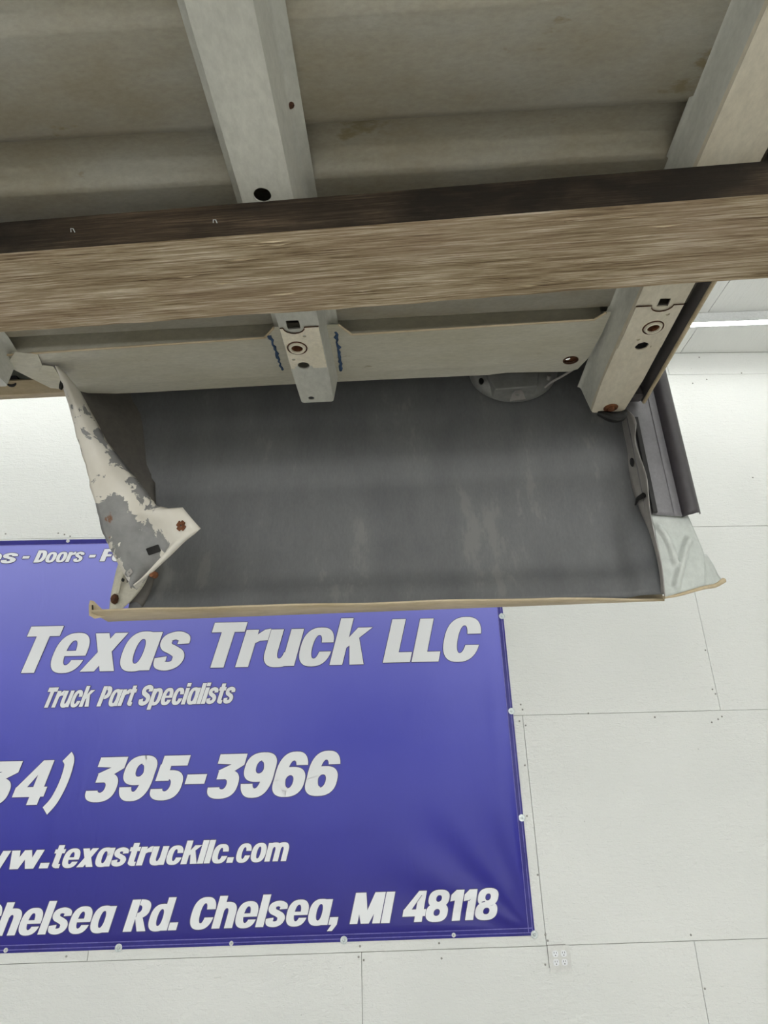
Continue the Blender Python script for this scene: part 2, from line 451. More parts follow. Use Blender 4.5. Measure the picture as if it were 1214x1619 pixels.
for z_ in (0.012, 0.033):
    band(BX0, BX1 - 0.012, z_, z_ + 0.004, 0.0022, 'hem_line', 'stitch')
for x_ in (BX1 - 0.036, BX1 - 0.014):
    band(x_, x_ + 0.004, 0.014, HH - 0.014, 0.0022, 'hem_line', 'stitch')
band(BX0, BX1 - 0.036, HH - 0.037, HH - 0.033, 0.0022, 'hem_line', 'stitch')
for (x_, z_), big_ in (((0.858, 1.087), 1), ((0.859, 0.496), 1), ((0.858, -0.095), 1), ((0.864, -0.667), 1), ((-1.356, -0.664), 1), ((-0.162, -0.663), 1), ((-1.947, -0.658), 0), ((-0.761, -0.661), 0), ((0.428, -0.657), 0), ((-1.997, 1.660), 0)):
    zz = z_ + ZC - BZ0
    y_ = -wave(x_, zz) - 0.004
    r_ = 0.019 if big_ else 0.011
    ws = MB().lathe([(r_ * 0.3, 0.0), (r_ * 0.96, 0.0), (r_, -0.0015), (r_, 0.004)], (x_, y_, zz), (0, 1, 0), 20).build('washer', 'zinc' if big_ else 'plastic', ban, smooth=True)
    MB().lathe([(0.0002, -0.005), (r_ * 0.28, -0.0045), (r_ * 0.42, -0.001), (r_ * 0.42, 0.004)], (x_, y_, zz), (0, 1, 0), 12).build('screw_head', 'zinc', ws, smooth=True)

# ---- lettering: heavy slanted letters drawn from bands and polygons; cap height 1, x height 0.82
S, T_, XH = 0.285, 0.21, 0.82
def se(cx_, cy_, rx, ry, a, p=2.5):
    c_, s_ = math.cos(rad(a)), math.sin(rad(a))
    return (cx_ + rx * math.copysign(abs(c_) ** (2 / p), c_), cy_ + ry * math.copysign(abs(s_) ** (2 / p), s_))
def clip_y(poly, y, keep_above):
    out = []
    for (ax, ay), (bx_, by_) in zip(poly, poly[1:] + poly[:1]):
        ia, ib = (ay >= y) == keep_above, (by_ >= y) == keep_above
        if ia:
            out.append((ax, ay))
        if ia != ib:
            t = (y - ay) / (by_ - ay)
            out.append((ax + (bx_ - ax) * t, y))
    return out
def ring(x0, y0, x1, y1, sx=S, sy=T_, a0=0, a1=360, nn=40, cut=None, side=1):
    """band between two rounded ovals; cut = (low, high) opens one side with level terminals"""
    cx_, cy_, rx, ry = (x0 + x1) / 2, (y0 + y1) / 2, (x1 - x0) / 2, (y1 - y0) / 2
    out = []
    for k in range(nn):
        b0, b1 = a0 + (a1 - a0) * k / nn, a0 + (a1 - a0) * (k + 1) / nn
        out.append([se(cx_, cy_, rx, ry, b0), se(cx_, cy_, rx, ry, b1), se(cx_, cy_, rx - sx, ry - sy, b1, 2.2), se(cx_, cy_, rx - sx, ry - sy, b0, 2.2)])
    if cut:
        res = []
        for q in out:
            if (sum(p[0] for p in q) / 4 - cx_) * side > 0:
                res += [p for p in (clip_y(q, cut[1], True), clip_y(q, cut[0], False)) if len(p) > 2]
            else:
                res.append(q)
        out = res
    return out
def bar(x0, y0, x1, y1):
    k = max(1, int((y1 - y0) / 0.25))
    return [[(x0, y0 + (y1 - y0) * i / k), (x1, y0 + (y1 - y0) * i / k), (x1, y0 + (y1 - y0) * (i + 1) / k), (x0, y0 + (y1 - y0) * (i + 1) / k)] for i in range(k)]
def stroke(pts, w, nn=6):
    """ribbon along a smooth path; w = (width where the path runs up/down, width where it runs level)"""
    p = smooth_path(pts, nn)
    L_, R_ = [], []
    for i in range(len(p)):
        a_, b_ = p[max(i - 1, 0)], p[min(i + 1, len(p) - 1)]
        tx, ty = b_[0] - a_[0], b_[1] - a_[1]
        q = math.hypot(tx, ty) or 1
        tx, ty = tx / q, ty / q
        hw = (w[0] * ty * ty + w[1] * tx * tx) / 2
        L_.append((p[i][0] - ty * hw, p[i][1] + tx * hw)); R_.append((p[i][0] + ty * hw, p[i][1] - tx * hw))
    return [[L_[i], L_[i + 1], R_[i + 1], R_[i]] for i in range(len(p) - 1)]
def glyph(ch):
    s = S
    if ch == 'T': return 0.70, bar(0, .78, .70, 1) + bar(.2125, 0, .4875, .78)
    if ch == 'L': return 0.56, bar(0, 0, s, 1) + bar(s, 0, .56, .23)
    if ch == 'I': return s, bar(0, 0, s, 1)
    if ch == 'F': return 0.58, bar(0, 0, s, 1) + bar(s, .78, .58, 1) + bar(s, .38, .54, .58)
    if ch == 'C': return 0.76, ring(0, -.02, .76, 1.02, .285, .2, cut=(.36, .62))
    if ch == 'D': return 0.72, bar(0, 0, s, 1) + ring(-.2, 0, .72, 1, s, .2, -90, 90)
    if ch == 'P': return 0.70, bar(0, 0, s, 1) + ring(-.1, .36, .70, 1, s, .19, -90, 90)
    if ch == 'R': return 0.74, bar(0, 0, s, 1) + ring(-.1, .40, .70, 1, s, .18, -90, 90) + [[(.26, .45), (.5, .47), (.76, 0), (.47, 0)]]
    if ch == 'M': return 0.98, bar(0, 0, .25, 1) + bar(.73, 0, .98, 1) + [[(.0, 1), (.34, 1), (.60, 0), (.36, 0)], [(.98, 1), (.64, 1), (.38, 0), (.62, 0)]]
    if ch == 'S': return 0.70, stroke([(.57, .68), (.55, .84), (.37, .91), (.17, .85), (.13, .72), (.20, .60), (.37, .51), (.53, .41), (.57, .27), (.50, .14), (.34, .09), (.17, .14), (.12, .32)], (.27, .21))
    if ch == 's': return 0.62, stroke([(.50, .55), (.48, .67), (.32, .735), (.16, .69), (.125, .585), (.18, .49), (.32, .42), (.45, .34), (.495, .23), (.44, .12), (.30, .075), (.15, .12), (.115, .27)], (.25, .18))
    if ch == 'e': return 0.70, ring(0, -.02, .70, XH + .02, .25, .165, cut=(.25, .34)) + bar(.12, .34, .62, .45)
    if ch == 'c': return 0.68, ring(0, -.02, .68, XH + .02, .25, .17, cut=(.30, .50))
    if ch == 'o': return 0.71, ring(0, -.02, .71, XH + .02, .26, .165)
    if ch == 'a': return 0.71, ring(0, -.02, .70, XH + .02, .255, .165) + bar(.45, 0, .71, XH)
    if ch == 'd': return 0.71, ring(0, -.02, .70, XH + .02, .255, .165) + bar(.45, 0, .71, 1.04)
    if ch == 'p': return 0.71, ring(.01, -.02, .71, XH + .02, .255, .165) + bar(0, -.22, .26, XH)
    if ch == 'h': return 0.68, bar(0, 0, .265, 1.04) + ring(.0, .12, .68, XH + .02, .265, .2, 0, 150) + bar(.415, 0, .68, .50)
    if ch == 'u': return 0.70, bar(.43, 0, .70, XH) + ring(0, -.02, .68, .70, .27, .19, 180, 350) + bar(0, .3, .27, XH)
    if ch == 'm': return 1.06, bar(0, 0, .26, XH) + ring(.0, .12, .66, XH + .02, .26, .2, 0, 150) + bar(.40, 0, .66, .5) + ring(.40, .12, 1.06, XH + .02, .26, .2, 0, 150) + bar(.80, 0, 1.06, .5)
    if ch == 'r': return 0.50, bar(0, 0, .27, XH) + [[(.2, .50), (.27, .52), (.36, .57), (.52, .58), (.52, XH + .02), (.40, XH), (.30, .74), (.22, .66)]]
    if ch == 'x': return 0.70, [[(.0, XH), (.29, XH), (.70, 0), (.40, 0)], [(.42, XH), (.70, XH), (.28, 0), (-.02, 0)]]
    if ch == 'k': return 0.70, bar(0, 0, .27, 1.04) + [[(.2, .30), (.2, .50), (.42, XH), (.73, XH)], [(.30, .52), (.48, .62), (.72, 0), (.42, 0)]]
    if ch == 'l': return 0.265, bar(0, 0, .265, 1.04)
    if ch == 'i': return 0.265, bar(0, 0, .265, XH) + bar(0, .88, .265, 1.06)
    if ch == 't': return 0.46, bar(.09, .1, .35, 1.0) + bar(0, .64, .46, XH) + ring(.09, -.01, .66, .4, .26, .18, 180, 262) + bar(.28, -.01, .44, .165)
    if ch == 'w': return 1.02, [[(.0, XH), (.26, XH), (.40, 0), (.14, 0)], [(.40, XH), (.62, XH), (.40, 0), (.16, 0)], [(.40, XH), (.62, XH), (.86, 0), (.62, 0)], [(.77, XH), (1.02, XH), (.88, 0), (.64, 0)]]
    if ch == '.': return 0.28, bar(0, 0, .28, .24)
    if ch == ',': return 0.28, bar(0, 0, .28, .24) + [[(.10, 0), (.28, 0), (.16, -.2), (.0, -.2)]]
    if ch == '-': return 0.44, bar(0, .33, .44, .55)
    if ch == ')': return 0.42, stroke([(.07, 1.08), (.22, .92), (.27, .5), (.2, .1), (.04, -.14)], (.27, .27))
    if ch == '(': return 0.42, stroke([(.36, 1.08), (.2, .92), (.15, .5), (.22, .1), (.38, -.14)], (.27, .27))
    if ch == '1': return 0.42, bar(.15, 0, .42, 1) + [[(0, .62), (.2, .66), (.2, 1), (.15, 1), (.0, .84)]]
    if ch == '3': return 0.68, [[(.06, 1), (.68, 1), (.68, .74), (.06, .78)], [(.68, .80), (.68, .74), (.38, .52), (.12, .62), (.42, .78)]] + bar(.14, .42, .40, .62) + ring(-.02, -.02, .66, .63, .26, .21, -90, 90) + ring(0, -.02, .66, .5, .26, .21, 180, 275)
    if ch == '4': return 0.74, bar(.42, 0, .68, 1) + bar(0, .18, .76, .40) + [[(.42, 1), (.60, 1), (.26, .38), (0, .38)]]
    if ch == '5': return 0.68, bar(.06, .76, .66, 1) + bar(.04, .42, .29, .8) + ring(-.04, -.02, .67, .66, .26, .2, -90, 100) + bar(.1, .42, .34, .6) + ring(0, -.02, .67, .5, .26, .2, 180, 275)
    if ch == '6': return 0.71, ring(0, -.02, .71, .66, .26, .19) + ring(0, -.02, .71, 1.02, .26, .21, cut=(-1, .70)) 
    if ch == '9': return 0.71, ring(0, .34, .71, 1.02, .26, .19) + ring(0, -.02, .71, 1.02, .26, .21, cut=(.30, 2), side=-1)
    if ch == '7': return 0.64, bar(0, .77, .64, 1) + [[(.36, .78), (.64, .78), (.36, 0), (.06, 0)]]
    if ch == '8': return 0.74, ring(.02, .44, .72, 1.02, .255, .18) + ring(0, -.02, .74, .58, .265, .19)
    return 0.3, []
def word(txt, x0, x1, zb, cap, shear=0.25, track=0.03):
    """one run of letters whose ink spans x0..x1 on the banner, baseline height zb above the camera, flat print on the sheet"""
    z0 = zb + ZC - BZ0
    pen, items = 0.0, []
    for ch in txt:
        w_, polys = glyph(ch)
        items.append((pen, polys))
        pen += w_ + track
    ink = [(p_ + a_, b_) for p_, polys in items for po in polys for a_, b_ in po]
    lo, hi = 0.01, 2.0
    for _ in range(40):
        sx = (lo + hi) / 2
        ex = [a_ * sx + shear * b_ * cap for a_, b_ in ink]
        if max(ex) - min(ex) > x1 - x0:
            hi = sx
        else:
            lo = sx
    xs_ = x0 - min(ex)
    for nm, mat_, lift, grow in (('lettering_outline', 'letter_edge', 0.0030, 0.0040), ('lettering', 'letter', 0.0042, 0.0)):
        mb = MB()
        for px_, polys in items:
            for po in polys:
                pts = [(xs_ + (px_ + a_) * sx, b_ * cap) for a_, b_ in po]
                for ox_, oz_ in (((grow, 0), (-grow, 0), (0, grow), (0, -grow)) if grow else ((0, 0),)):
                    vs = [(a_ + ox_ + shear * b_, -wave(a_ + shear * b_, z0 + b_) - lift, z0 + b_ + oz_) for a_, b_ in pts]
                    mb.add(vs, [tuple(range(len(vs)))])
        mb.build(nm, mat_, ban)
def lines(zb, cap, *words):
    for txt, (x0, _), (x1, _) in words:
        word(txt, x0, x1, zb, cap)
lines(.792, .290, ('Texas', (-2.146, 0.784), (-1.123, 1.025)))
lines(.798, .284, ('Truck', (-0.993, 0.796), (0.025, 1.061)))
lines(.805, .275, ('LLC', (0.083, 0.799), (0.715, 1.046)))
lines(.582, .119, ('Truck', (-1.963, 0.580), (-1.672, 0.685)), ('Part', (-1.651, 0.580), (-1.417, 0.660)), ('Specialists', (-1.402, 0.578), (-0.821, 0.665)))
lines(.045, .238, ('(73', (-2.62, 0), (-2.031, 0.242)), ('4', (-2.058, 0.084), (-1.850, 0.273)), (')', (-1.874, 0.016), (-1.735, 0.287)))
lines(.055, .236, ('395', (-1.644, 0.080), (-1.059, 0.270)), ('-', (-1.081, 0.133), (-0.955, 0.157)), ('3966', (-0.948, 0.069), (-0.181, 0.248)))
lines(-.278, .112, ('www.', (-2.37, 0), (-1.786, -0.271)), ('texastruckllc.', (-1.772, -0.271), (-0.772, -0.273)), ('com', (-0.760, -0.274), (-0.467, -0.196)))
lines(-.591, .148, ('Chelsea', (-2.13, 0), (-1.387, -0.479)), ('Rd.', (-1.342, -0.589), (-1.050, -0.583)))
lines(-.590, .146, ('Chelsea,', (-0.987, -0.588), (-0.191, -0.483)), ('MI', (-0.131, -0.589), (0.121, -0.446)), ('48118', (0.155, -0.567), (0.687, -0.462)))
lines(1.510, .086, ('es', (-2.52, 0), (-2.304, 1.577)), ('-', (-2.274, 1.536), (-2.225, 1.557)), ('Doors', (-2.196, 1.512), (-1.871, 1.572)), ('-', (-1.840, 1.532), (-1.794, 1.553)), ('Fe', (-1.766, 1.508), (-1.60, 0)))

# ------------------------------------------------------------------ wall outlet
oc = ((0.925, -0.718), (1.043, -0.832))
ox0, oz1 = 0.928, ZC - 0.720
ow, oh = 0.118, 0.118
out = tag(empty('power_outlet', (ox0 + ow / 2, D, oz1 - oh)), 'white double power outlet plate with four sockets below the banner corner', 'outlet')
vs, fs = plate2d(round_rect(-ow / 2, 0, ow / 2, oh, 0.006), [], 0.007)
MB().add([(x_, -0.005 + z_, y_) for x_, y_, z_ in vs], fs).build('cover_plate', 'plastic', out, bevel=0.002)
MB().box((-ow / 2 - 0.003, -0.003, 0.018), (ow / 2 - 0.02, 0.0, oh + 0.003)).build('box_rim', 'gap', out)
for sx_ in (-1, 1):
    for sz_ in (-1, 1):
        cx_, cz_ = sx_ * 0.0225, oh / 2 + 0.002 + sz_ * 0.0195
        poly = [(cx_ + p, cz_ + q) for p, q in [se(0, 0, .0155, .0145, a_, 3) for a_ in range(0, 360, 15)]]
        vs, fs = plate2d(poly, [], 0.003)
        rc = MB().add([(x_, -0.0098 + z_, y_) for x_, y_, z_ in vs], fs).build('socket', 'letter', out)
        for q in (-1, 1):
            MB().box((cx_ + q * 0.006 - 0.001, -0.0125, cz_ + 0.001), (cx_ + q * 0.006 + 0.001, -0.0112, cz_ + 0.009)).build('slot', 'slot', rc)
        MB().lathe([(0.0001, -0.0012), (0.0028, -0.001), (0.0028, 0.0)], (cx_, -0.0112, cz_ - 0.007), (0, 1, 0), 10).build('ground_hole', 'slot', rc)

# ------------------------------------------------------------------ timber carrying the truck bed
def timber(name, y0, y1, z0, z1, x0, x1, rz, label):
    t = tag(empty(name, Vector((0, 0, ZC)) + Matrix.Rotation(rz, 3, 'Z') @ Vector((0, (y0 + y1) / 2, z0)), rz), label, 'timber')
    cyy = (y0 + y1) / 2
    ring_ = []
    prof = []
    def side(a_, b_, k):
        return [lerp(a_, b_, i / k) for i in range(k)]
    prof += side((y0, z0), (y1, z0), 10) + side((y1, z0), (y1, z1), 4) + side((y1, z1), (y0, z1), 6) + side((y0, z1), (y0, z0), 5)
    nx = 300
    vs, fs = [], []
    for i in range(nx + 1):
        x_ = x0 + (x1 - x0) * i / nx
        for (y_, z_) in prof:
            e = 0.0016 * noise.noise(Vector((x_ * 2.5, y_ * 30, z_ * 40))) + 0.0007 * noise.noise(Vector((x_ * 26, y_ * 60, z_ * 60)))
            ny, nz_ = (y_ - cyy) / (y1 - y0) * 2, (z_ - (z0 + z1) / 2) / (z1 - z0) * 2
            corner = max(0, abs(ny) + abs(nz_) - 1.75)
            chip_ = max(0.0, noise.noise(Vector((x_ * 9, y_ * 7, 5.0)))) * 0.006 * corner
            top = 1 if nz_ > 0.99 else 0
            vs.append((x_, y_ - cyy + ny * (e if not top else 0) - ny * chip_, z_ - z0 + (nz_ * e - nz_ * chip_ if not top else 0.0)))
    k = len(prof)
    for i in range(nx):
        for j in range(k):
            fs.append((i * k + j, i * k + (j + 1) % k, (i + 1) * k + (j + 1) % k, (i + 1) * k + j))
    fs += [tuple(range(k)), tuple(nx * k + j for j in range(k))]
    o = MB().add(vs, fs).build('beam', ['wood_sawn', 'wood_stained'], t, smooth=True, angle=50)
    for p in o.data.polygons:
        if p.normal.y < -0.75:
            p.material_index = 1
    return t, y0 - cyy, y1 - cyy, z1 - z0
RZM = rad(-5.142)
tm, ty0, ty1, tth = timber('timber_beam', 0.689, 0.854, 0.738, 0.7995, -1.75, 1.75, RZM, 'weathered sawn wooden beam with dark stained side under the truck bed')
for sx_, sz_ in ((-0.272, 0.028), (-0.482, 0.033)):
    MB().tube([(sx_ - 0.003, ty0 + 0.001, sz_ - 0.001), (sx_ - 0.002, ty0 - 0.003, sz_ + 0.002), (sx_ + 0.0015, ty0 - 0.003, sz_ + 0.0015), (sx_ + 0.003, ty0 + 0.001, sz_ - 0.002)], 0.0007, 6).build('staple', 'zinc', tm)
random.seed(3)
for k in range(26):
    x_ = random.uniform(-0.62, 0.72); y_ = random.uniform(ty0 + 0.01, ty1 - 0.01); L_ = random.uniform(0.012, 0.06)
    MB().add([(x_, y_, -0.0006), (x_ + L_ * .5, y_ + 0.0012, -0.0026), (x_ + L_, y_ + random.uniform(-.001, .001), -0.0006), (x_ + L_ * .5, y_ - 0.0008, -0.0008)], [(0, 1, 2, 3)]).build('splinter', 'wood_sawn' if k % 3 else 'lip', tm, thick=0.0006)

# ------------------------------------------------------------------ truck bed
BASE = (0.0, 0.8, 0.37)          # bed coordinates are measured from the camera point, x along the bed, y towards the wall
RZB = rad(-3.552)
bed = tag(empty('truck_bed', Vector((0, 0, ZC)) + Matrix.Rotation(RZB, 3, 'Z') @ Vector(BASE), RZB), 'bare grey steel pickup truck bed raised overhead, seen from underneath', 'truck bed')
def part(mb, name, mat, parent=None, **k):
    return mb.build(name, mat, parent or bed, off=BASE, **k)

# corrugated floor
prof = []
base_y = -0.855
while base_y < 0.95:
    y_ = base_y
    prof += [(y_, .868), (y_ + .126, .868), (y_ + .138, .874), (y_ + .146, .889), (y_ + .152, .892), (y_ + .188, .892), (y_ + .196, .889), (y_ + .214, .872), (y_ + .222, .868)]
    base_y += 0.225
prof = [p for p in prof if p[0] < 1.03] + [(1.040, .868), (1.046, .872), (1.050, .90), (1.10, .905)]
nx = 90
rows = [[(-1.9 + 2.458 * j / nx, y_, z_ + 0.0012 * noise.noise(Vector((j * .16, y_ * 3, 0)))) for j in range(nx + 1)] for y_, z_ in prof]
part(MB().grid(rows), 'floor_pan', 'pan', smooth=True, angle=60, thick=0.0012)

def sill(xc, hb, y0, y1, z0, ztop, side, fl, holes, mat, end_r=0.012, taper=0.0):
    """hat-section cross sill: holed bottom web, two side walls, two flanges"""
    mb = MB()
    ws_ = [(-hb + taper, y1)]
    outl = [(-hb, y0), (hb, y0), (hb, y1 - 0.12)]
    outl += [(hb - taper, y1 - end_r), (hb - taper - end_r * .3, y1 - end_r * .3), (hb - taper - end_r, y1), (-hb + taper + end_r, y1), (-hb + taper + end_r * .3, y1 - end_r * .3), (-hb + taper, y1 - end_r), (-hb, y1 - 0.12)]
    vs, fs = plate2d(outl, holes, 0.0025)
    mb.add([(xc + x_, y_, z0 + 0.00125 + z_) for x_, y_, z_ in vs], fs)
    for s_ in (-1, 1):
        rws = []
        for i in range(25):
            y_ = y0 + (y1 - 0.004 - y0) * i / 24
            tp = taper * max(0, min(1, (y_ - (y1 - .12)) / .12))
            zt = ztop
            hb_ = hb - tp
            fl_ = fl if y_ < y1 - 0.07 else side + 0.002
            rws.append([(xc + s_ * q, y_, z_) for q, z_ in ((hb_ - .003, z0 + .0012), (hb_, z0 + .003), (hb_ + .001, z0 + .008), (lerp((hb_,), (side,), .5)[0], (z0 + zt) / 2), (side - .001, zt - .006), (side + .002, zt - .0015), (side + .006, zt), (max(fl_, side + .007), zt))])
        mb.grid(rws)
    o = part(mb, 'cross_sill', [mat, 'sill'], smooth=True, angle=40)
    for p in o.data.polygons:
        if p.center.z + BASE[2] > z0 + .006:
            p.material_index = 1
    return o

def rel(p, xc):
    return (p[0] - xc, p[1])
xc = -0.178
h1 = rel((-0.184, 0.684, 0.800), xc); sq = rel((-0.188, 0.966, 0.800), xc); nc = rel((-0.191, 1.029, 0.800), xc); h2 = rel((-0.188, 1.089, 0.800), xc); h3 = rel((-0.190, 1.206, 0.800), xc)
holes_c = [circle(*h1, .0125), round_rect(sq[0] - .012, sq[1] - .012, sq[0] + .012, sq[1] + .012, .003), circle(*nc, .0125), circle(*h2, .0115), circle(*h3, .0068)]
s_c = sill(xc, .037, -.6, 1.222, .80, .866, .045, .063, holes_c, 'sill', .006, .002)
tag(s_c, 'grey hat-section cross sill with a cream plate near its end')

def reinforcement(xc, hb, ya, yb, sq, nc, h2, parent, mat, dots):
    """stamped cream plate on the sill web with a notched edge round the square hole, welded nut collar and small holes"""
    outl = [(-hb, ya)]
    for k in range(9):
        a_ = rad(180 + 180 * k / 8)
        outl.append((sq[0] + .0195 * math.cos(a_), ya + .016 * math.sin(a_) * -1.0))
    outl += [(hb, ya), (hb, yb), (h2[0] + .018, yb), (h2[0] + .017, yb - .008)]
    outl += [(h2[0] + .014 * math.cos(rad(a_)), h2[1] + .014 * math.sin(rad(a_)) - .001) for a_ in (0, 315, 270, 225, 180)][0:5]
    outl += [(h2[0] - .017, yb - .008), (h2[0] - .018, yb), (-hb, yb)]
    vs, fs = plate2d(outl, [circle(*nc, .0122)] + [circle(a_, b_, .0034, None, 10) for a_, b_ in dots], .0022)
    o = part(MB().add([(xc + x_, y_, .7985 + z_) for x_, y_, z_ in vs], fs), 'reinforcement_plate', mat, parent)
    part(MB().lathe([(.0110, .012), (.0110, -.0035), (.0120, -.0048), (.0142, -.0048), (.0152, -.0035), (.0158, -.0008), (.0215, -.0008), (.0225, .0012)], (xc + nc[0], nc[1], .7978), (0, 0, 1), 28), 'nut_collar', 'reinforce', parent, smooth=True, angle=30)
    part(MB().lathe([(.0112, -.0025), (.0104, .002), (.0108, .006), (.0104, .010), (.004, .0125), (.0001, .013)], (xc + nc[0], nc[1], .7985), (0, 0, 1), 20), 'rusted_nut', 'rust', parent, smooth=True)
    jl = [(xc + a_, b_ - .0006, .7978) for a_, b_ in outl[:10]] + [(xc + hb, ya - .0006, .7978)]
    part(MB().tube(jl, .0011, 6), 'edge_shade_line', 'rust_dark', parent, smooth=True)  # dark tube drawn in for the shading along the plate's notched edge
    part(MB().lathe([(.0168, .0), (.0172, -.0016), (.0192, -.0016), (.0196, .0)], (xc + nc[0], nc[1], .7974), (0, 0, 1), 28), 'weld_ring', 'rust_dark', parent, smooth=True)
    return o
reinforcement(xc, .0355, sq[1] + .006, (-0.189, 1.095, 0.800)[1], sq, nc, h2, s_c, 'reinforce', [rel((-0.172, 0.996, 0.800), xc), rel((-0.204, 1.065, 0.800), xc)])
part(MB().lathe([(.0001, -.004), (.004, -.0035), (.0055, -.001), (.0055, .002)], (-0.131, 0.599, 0.866), (0, 0, 1), 10), 'rusty_bolt', 'rust_dark', s_c)
for p_ in ((-0.134, 1.082, 0.864), (-0.139, 1.127, 0.864), (-0.242, 1.076, 0.864)):
    part(MB().lathe([(.0001, -.002), (.003, -.002), (.004, .0), (.004, .003)], p_, (0, 0, 1), 10), 'spot_weld', 'rust_dark', s_c)

xr = 0.468
sqr = rel((0.473, 0.956, 0.800), xr); ncr = rel((0.475, 1.021, 0.800), xr); h2r = rel((0.472, 1.079, 0.800), xr)
holes_r = [[rel(p_, xr) for p_ in ((0.464, 0.946, 0.800), (0.483, 0.947, 0.800), (0.484, 0.967, 0.800), (0.464, 0.966, 0.800))], circle(*ncr, .0125), circle(*h2r, .0125)]
s_r = sill(xr, .043, -.6, 1.318, .80, .868, .052, .058, holes_r, 'sill_tan', .008, .006)
tag(s_r, 'tan hat-section end sill with rusted welded nut')
reinforcement(xr, .042, sqr[1] + .006, (0.473, 1.083, 0.800)[1], sqr, ncr, h2r, s_r, 'sill_tan', [rel((0.490, 0.986, 0.800), xr), rel((0.458, 1.055, 0.800), xr)])
be = (0.471, 1.304, 0.800)
part(MB().lathe([(.0001, -.006), (.006, -.006), (.0075, -.004), (.0075, -.0012), (.0155, -.001), (.0165, .001)], (be[0], be[1] - .004, .7995), (0, 0, 1), 18), 'rusty_bolt', 'rust', s_r, smooth=True, angle=30)
bl = [(0.446, 1.318, 0.799), (0.462, 1.316, 0.790), (0.476, 1.315, 0.784), (0.492, 1.316, 0.783), (0.507, 1.318, 0.797)]
part(MB().tube(smooth_path(bl, 4), .009, 10, radii=[.004 + .008 * math.sin(math.pi * (k + 1) / 19) for k in range(17)]), 'rubber_plug', 'black', bed, smooth=True)

xl = -0.832
s_l = sill(xl, .037, -.6, 1.11, .80, .866, .045, .063, [circle(0, .66, .0125)], 'sill', .006, .002)
s_l2 = sill(-1.48, .037, -.6, 1.222, .80, .866, .045, .063, [circle(0, .66, .0125)], 'sill', .006, .002)

# side plate under the floor edge
def plate_z(y_):
    return .850 + (y_ - 1.06) * .06
hole = (0.367, 1.193, 0.859)
outl = [(-.80, 1.075), (-.262, 1.060), (-.237, 1.028), (-.113, 1.030), (-.09, 1.064), (.383, 1.055), (.400, 1.034), (.409, 1.034), (.409, 1.10), (.403, 1.19), (.392, 1.235), (.376, 1.246), (.30, 1.240), (.235, 1.237), (.2, 1.243), (.0, 1.241), (-.10, 1.241), (-.327, 1.243), (-.58, 1.248), (-.64, 1.247), (-.70, 1.238), (-.745, 1.20), (-.78, 1.13)]
vs, fs = plate2d(outl, [circle(hole[0], hole[1], .014, .012)], .002)
pl = part(MB().add([(x_, y_, plate_z(y_) + z_ + .004 * max(0, (y_ - 1.2) / .045)) for x_, y_, z_ in vs], fs), 'side_plate', 'plate')
bhole = (hole[0] - .004, hole[1] + .0055, .866)
vs, fs = plate2d(circle(hole[0], hole[1] + .004, .022), [circle(*bhole[:2], .0056, None, 14)], .002)
part(MB().add([(x_, y_, plate_z(y_) + .006 + z_) for x_, y_, z_ in vs], fs), 'rusted_backing', 'rust', pl)
vs, fs = plate2d(circle(hole[0], hole[1], .0165, .0145), [circle(hole[0], hole[1], .0135, .0115)], .003)
part(MB().add([(x_, y_, plate_z(y_) - .001 + z_) for x_, y_, z_ in vs], fs), 'hole_rim', 'rust_dark', pl)
# rolled front lip and turned-up back edge
for a_, b_ in (((-.80, 1.075), (-.262, 1.060)), ((-.262, 1.060), (-.237, 1.028)), ((-.113, 1.030), (-.09, 1.064)), ((-.09, 1.064), (.383, 1.055)), ((.383, 1.055), (.400, 1.034))):
    part(MB().tube([(*lerp(a_, b_, k / 8), plate_z(lerp(a_, b_, k / 8)[1]) - .0002) for k in range(9)], .0022, 8), 'lip', 'lip', pl, smooth=True)
rows = [[(x_, y_ + dy, plate_z(y_) + .004 + dz) for x_, y_ in outl[11:21]] for dy, dz in ((0, 0), (.002, .010), (.002, .022))]
part(MB().grid(rows), 'turned_up_edge', 'plate', pl, smooth=True)
# blue sealant beads either side of the centre sill
random.seed(8)
for a_, b_ in (((-0.120, 1.051, 0.848), (-0.123, 1.189, 0.852)), ((-0.250, 1.052, 0.848), (-0.249, 1.175, 0.853))):
    k = 16
    part(MB().tube([(*(lerp(a_, b_, i / k)[q] + (random.uniform(-.002, .002) if q == 0 else 0) for q in range(2)), plate_z(lerp(a_, b_, i / k)[1]) - .001) for i in range(k + 1)], .003, 8, radii=[random.uniform(.0016, .0048) for i in range(k + 1)]), 'sealant_bead', 'blue', pl, smooth=True)
# gusset sheet left of the plate
g_pts = [(-0.806, 1.102, 0.846), (-0.789, 1.120, 0.842), (-0.770, 1.141, 0.838), (-0.744, 1.167, 0.832), (-0.719, 1.168, 0.828), (-0.708, 1.140, 0.832), (-0.708, 1.121, 0.838), (-0.710, 1.107, 0.842), (-0.733, 1.105, 0.845), (-0.726, 1.075, 0.849), (-0.766, 1.063, 0.849)]
mid = tuple(sum(p[q] for p in g_pts) / len(g_pts) for q in range(3))
part(MB().add(g_pts + [mid], [(i, (i + 1) % len(g_pts), len(g_pts)) for i in range(len(g_pts))]), 'gusset', 'plate', bed, thick=.0016)

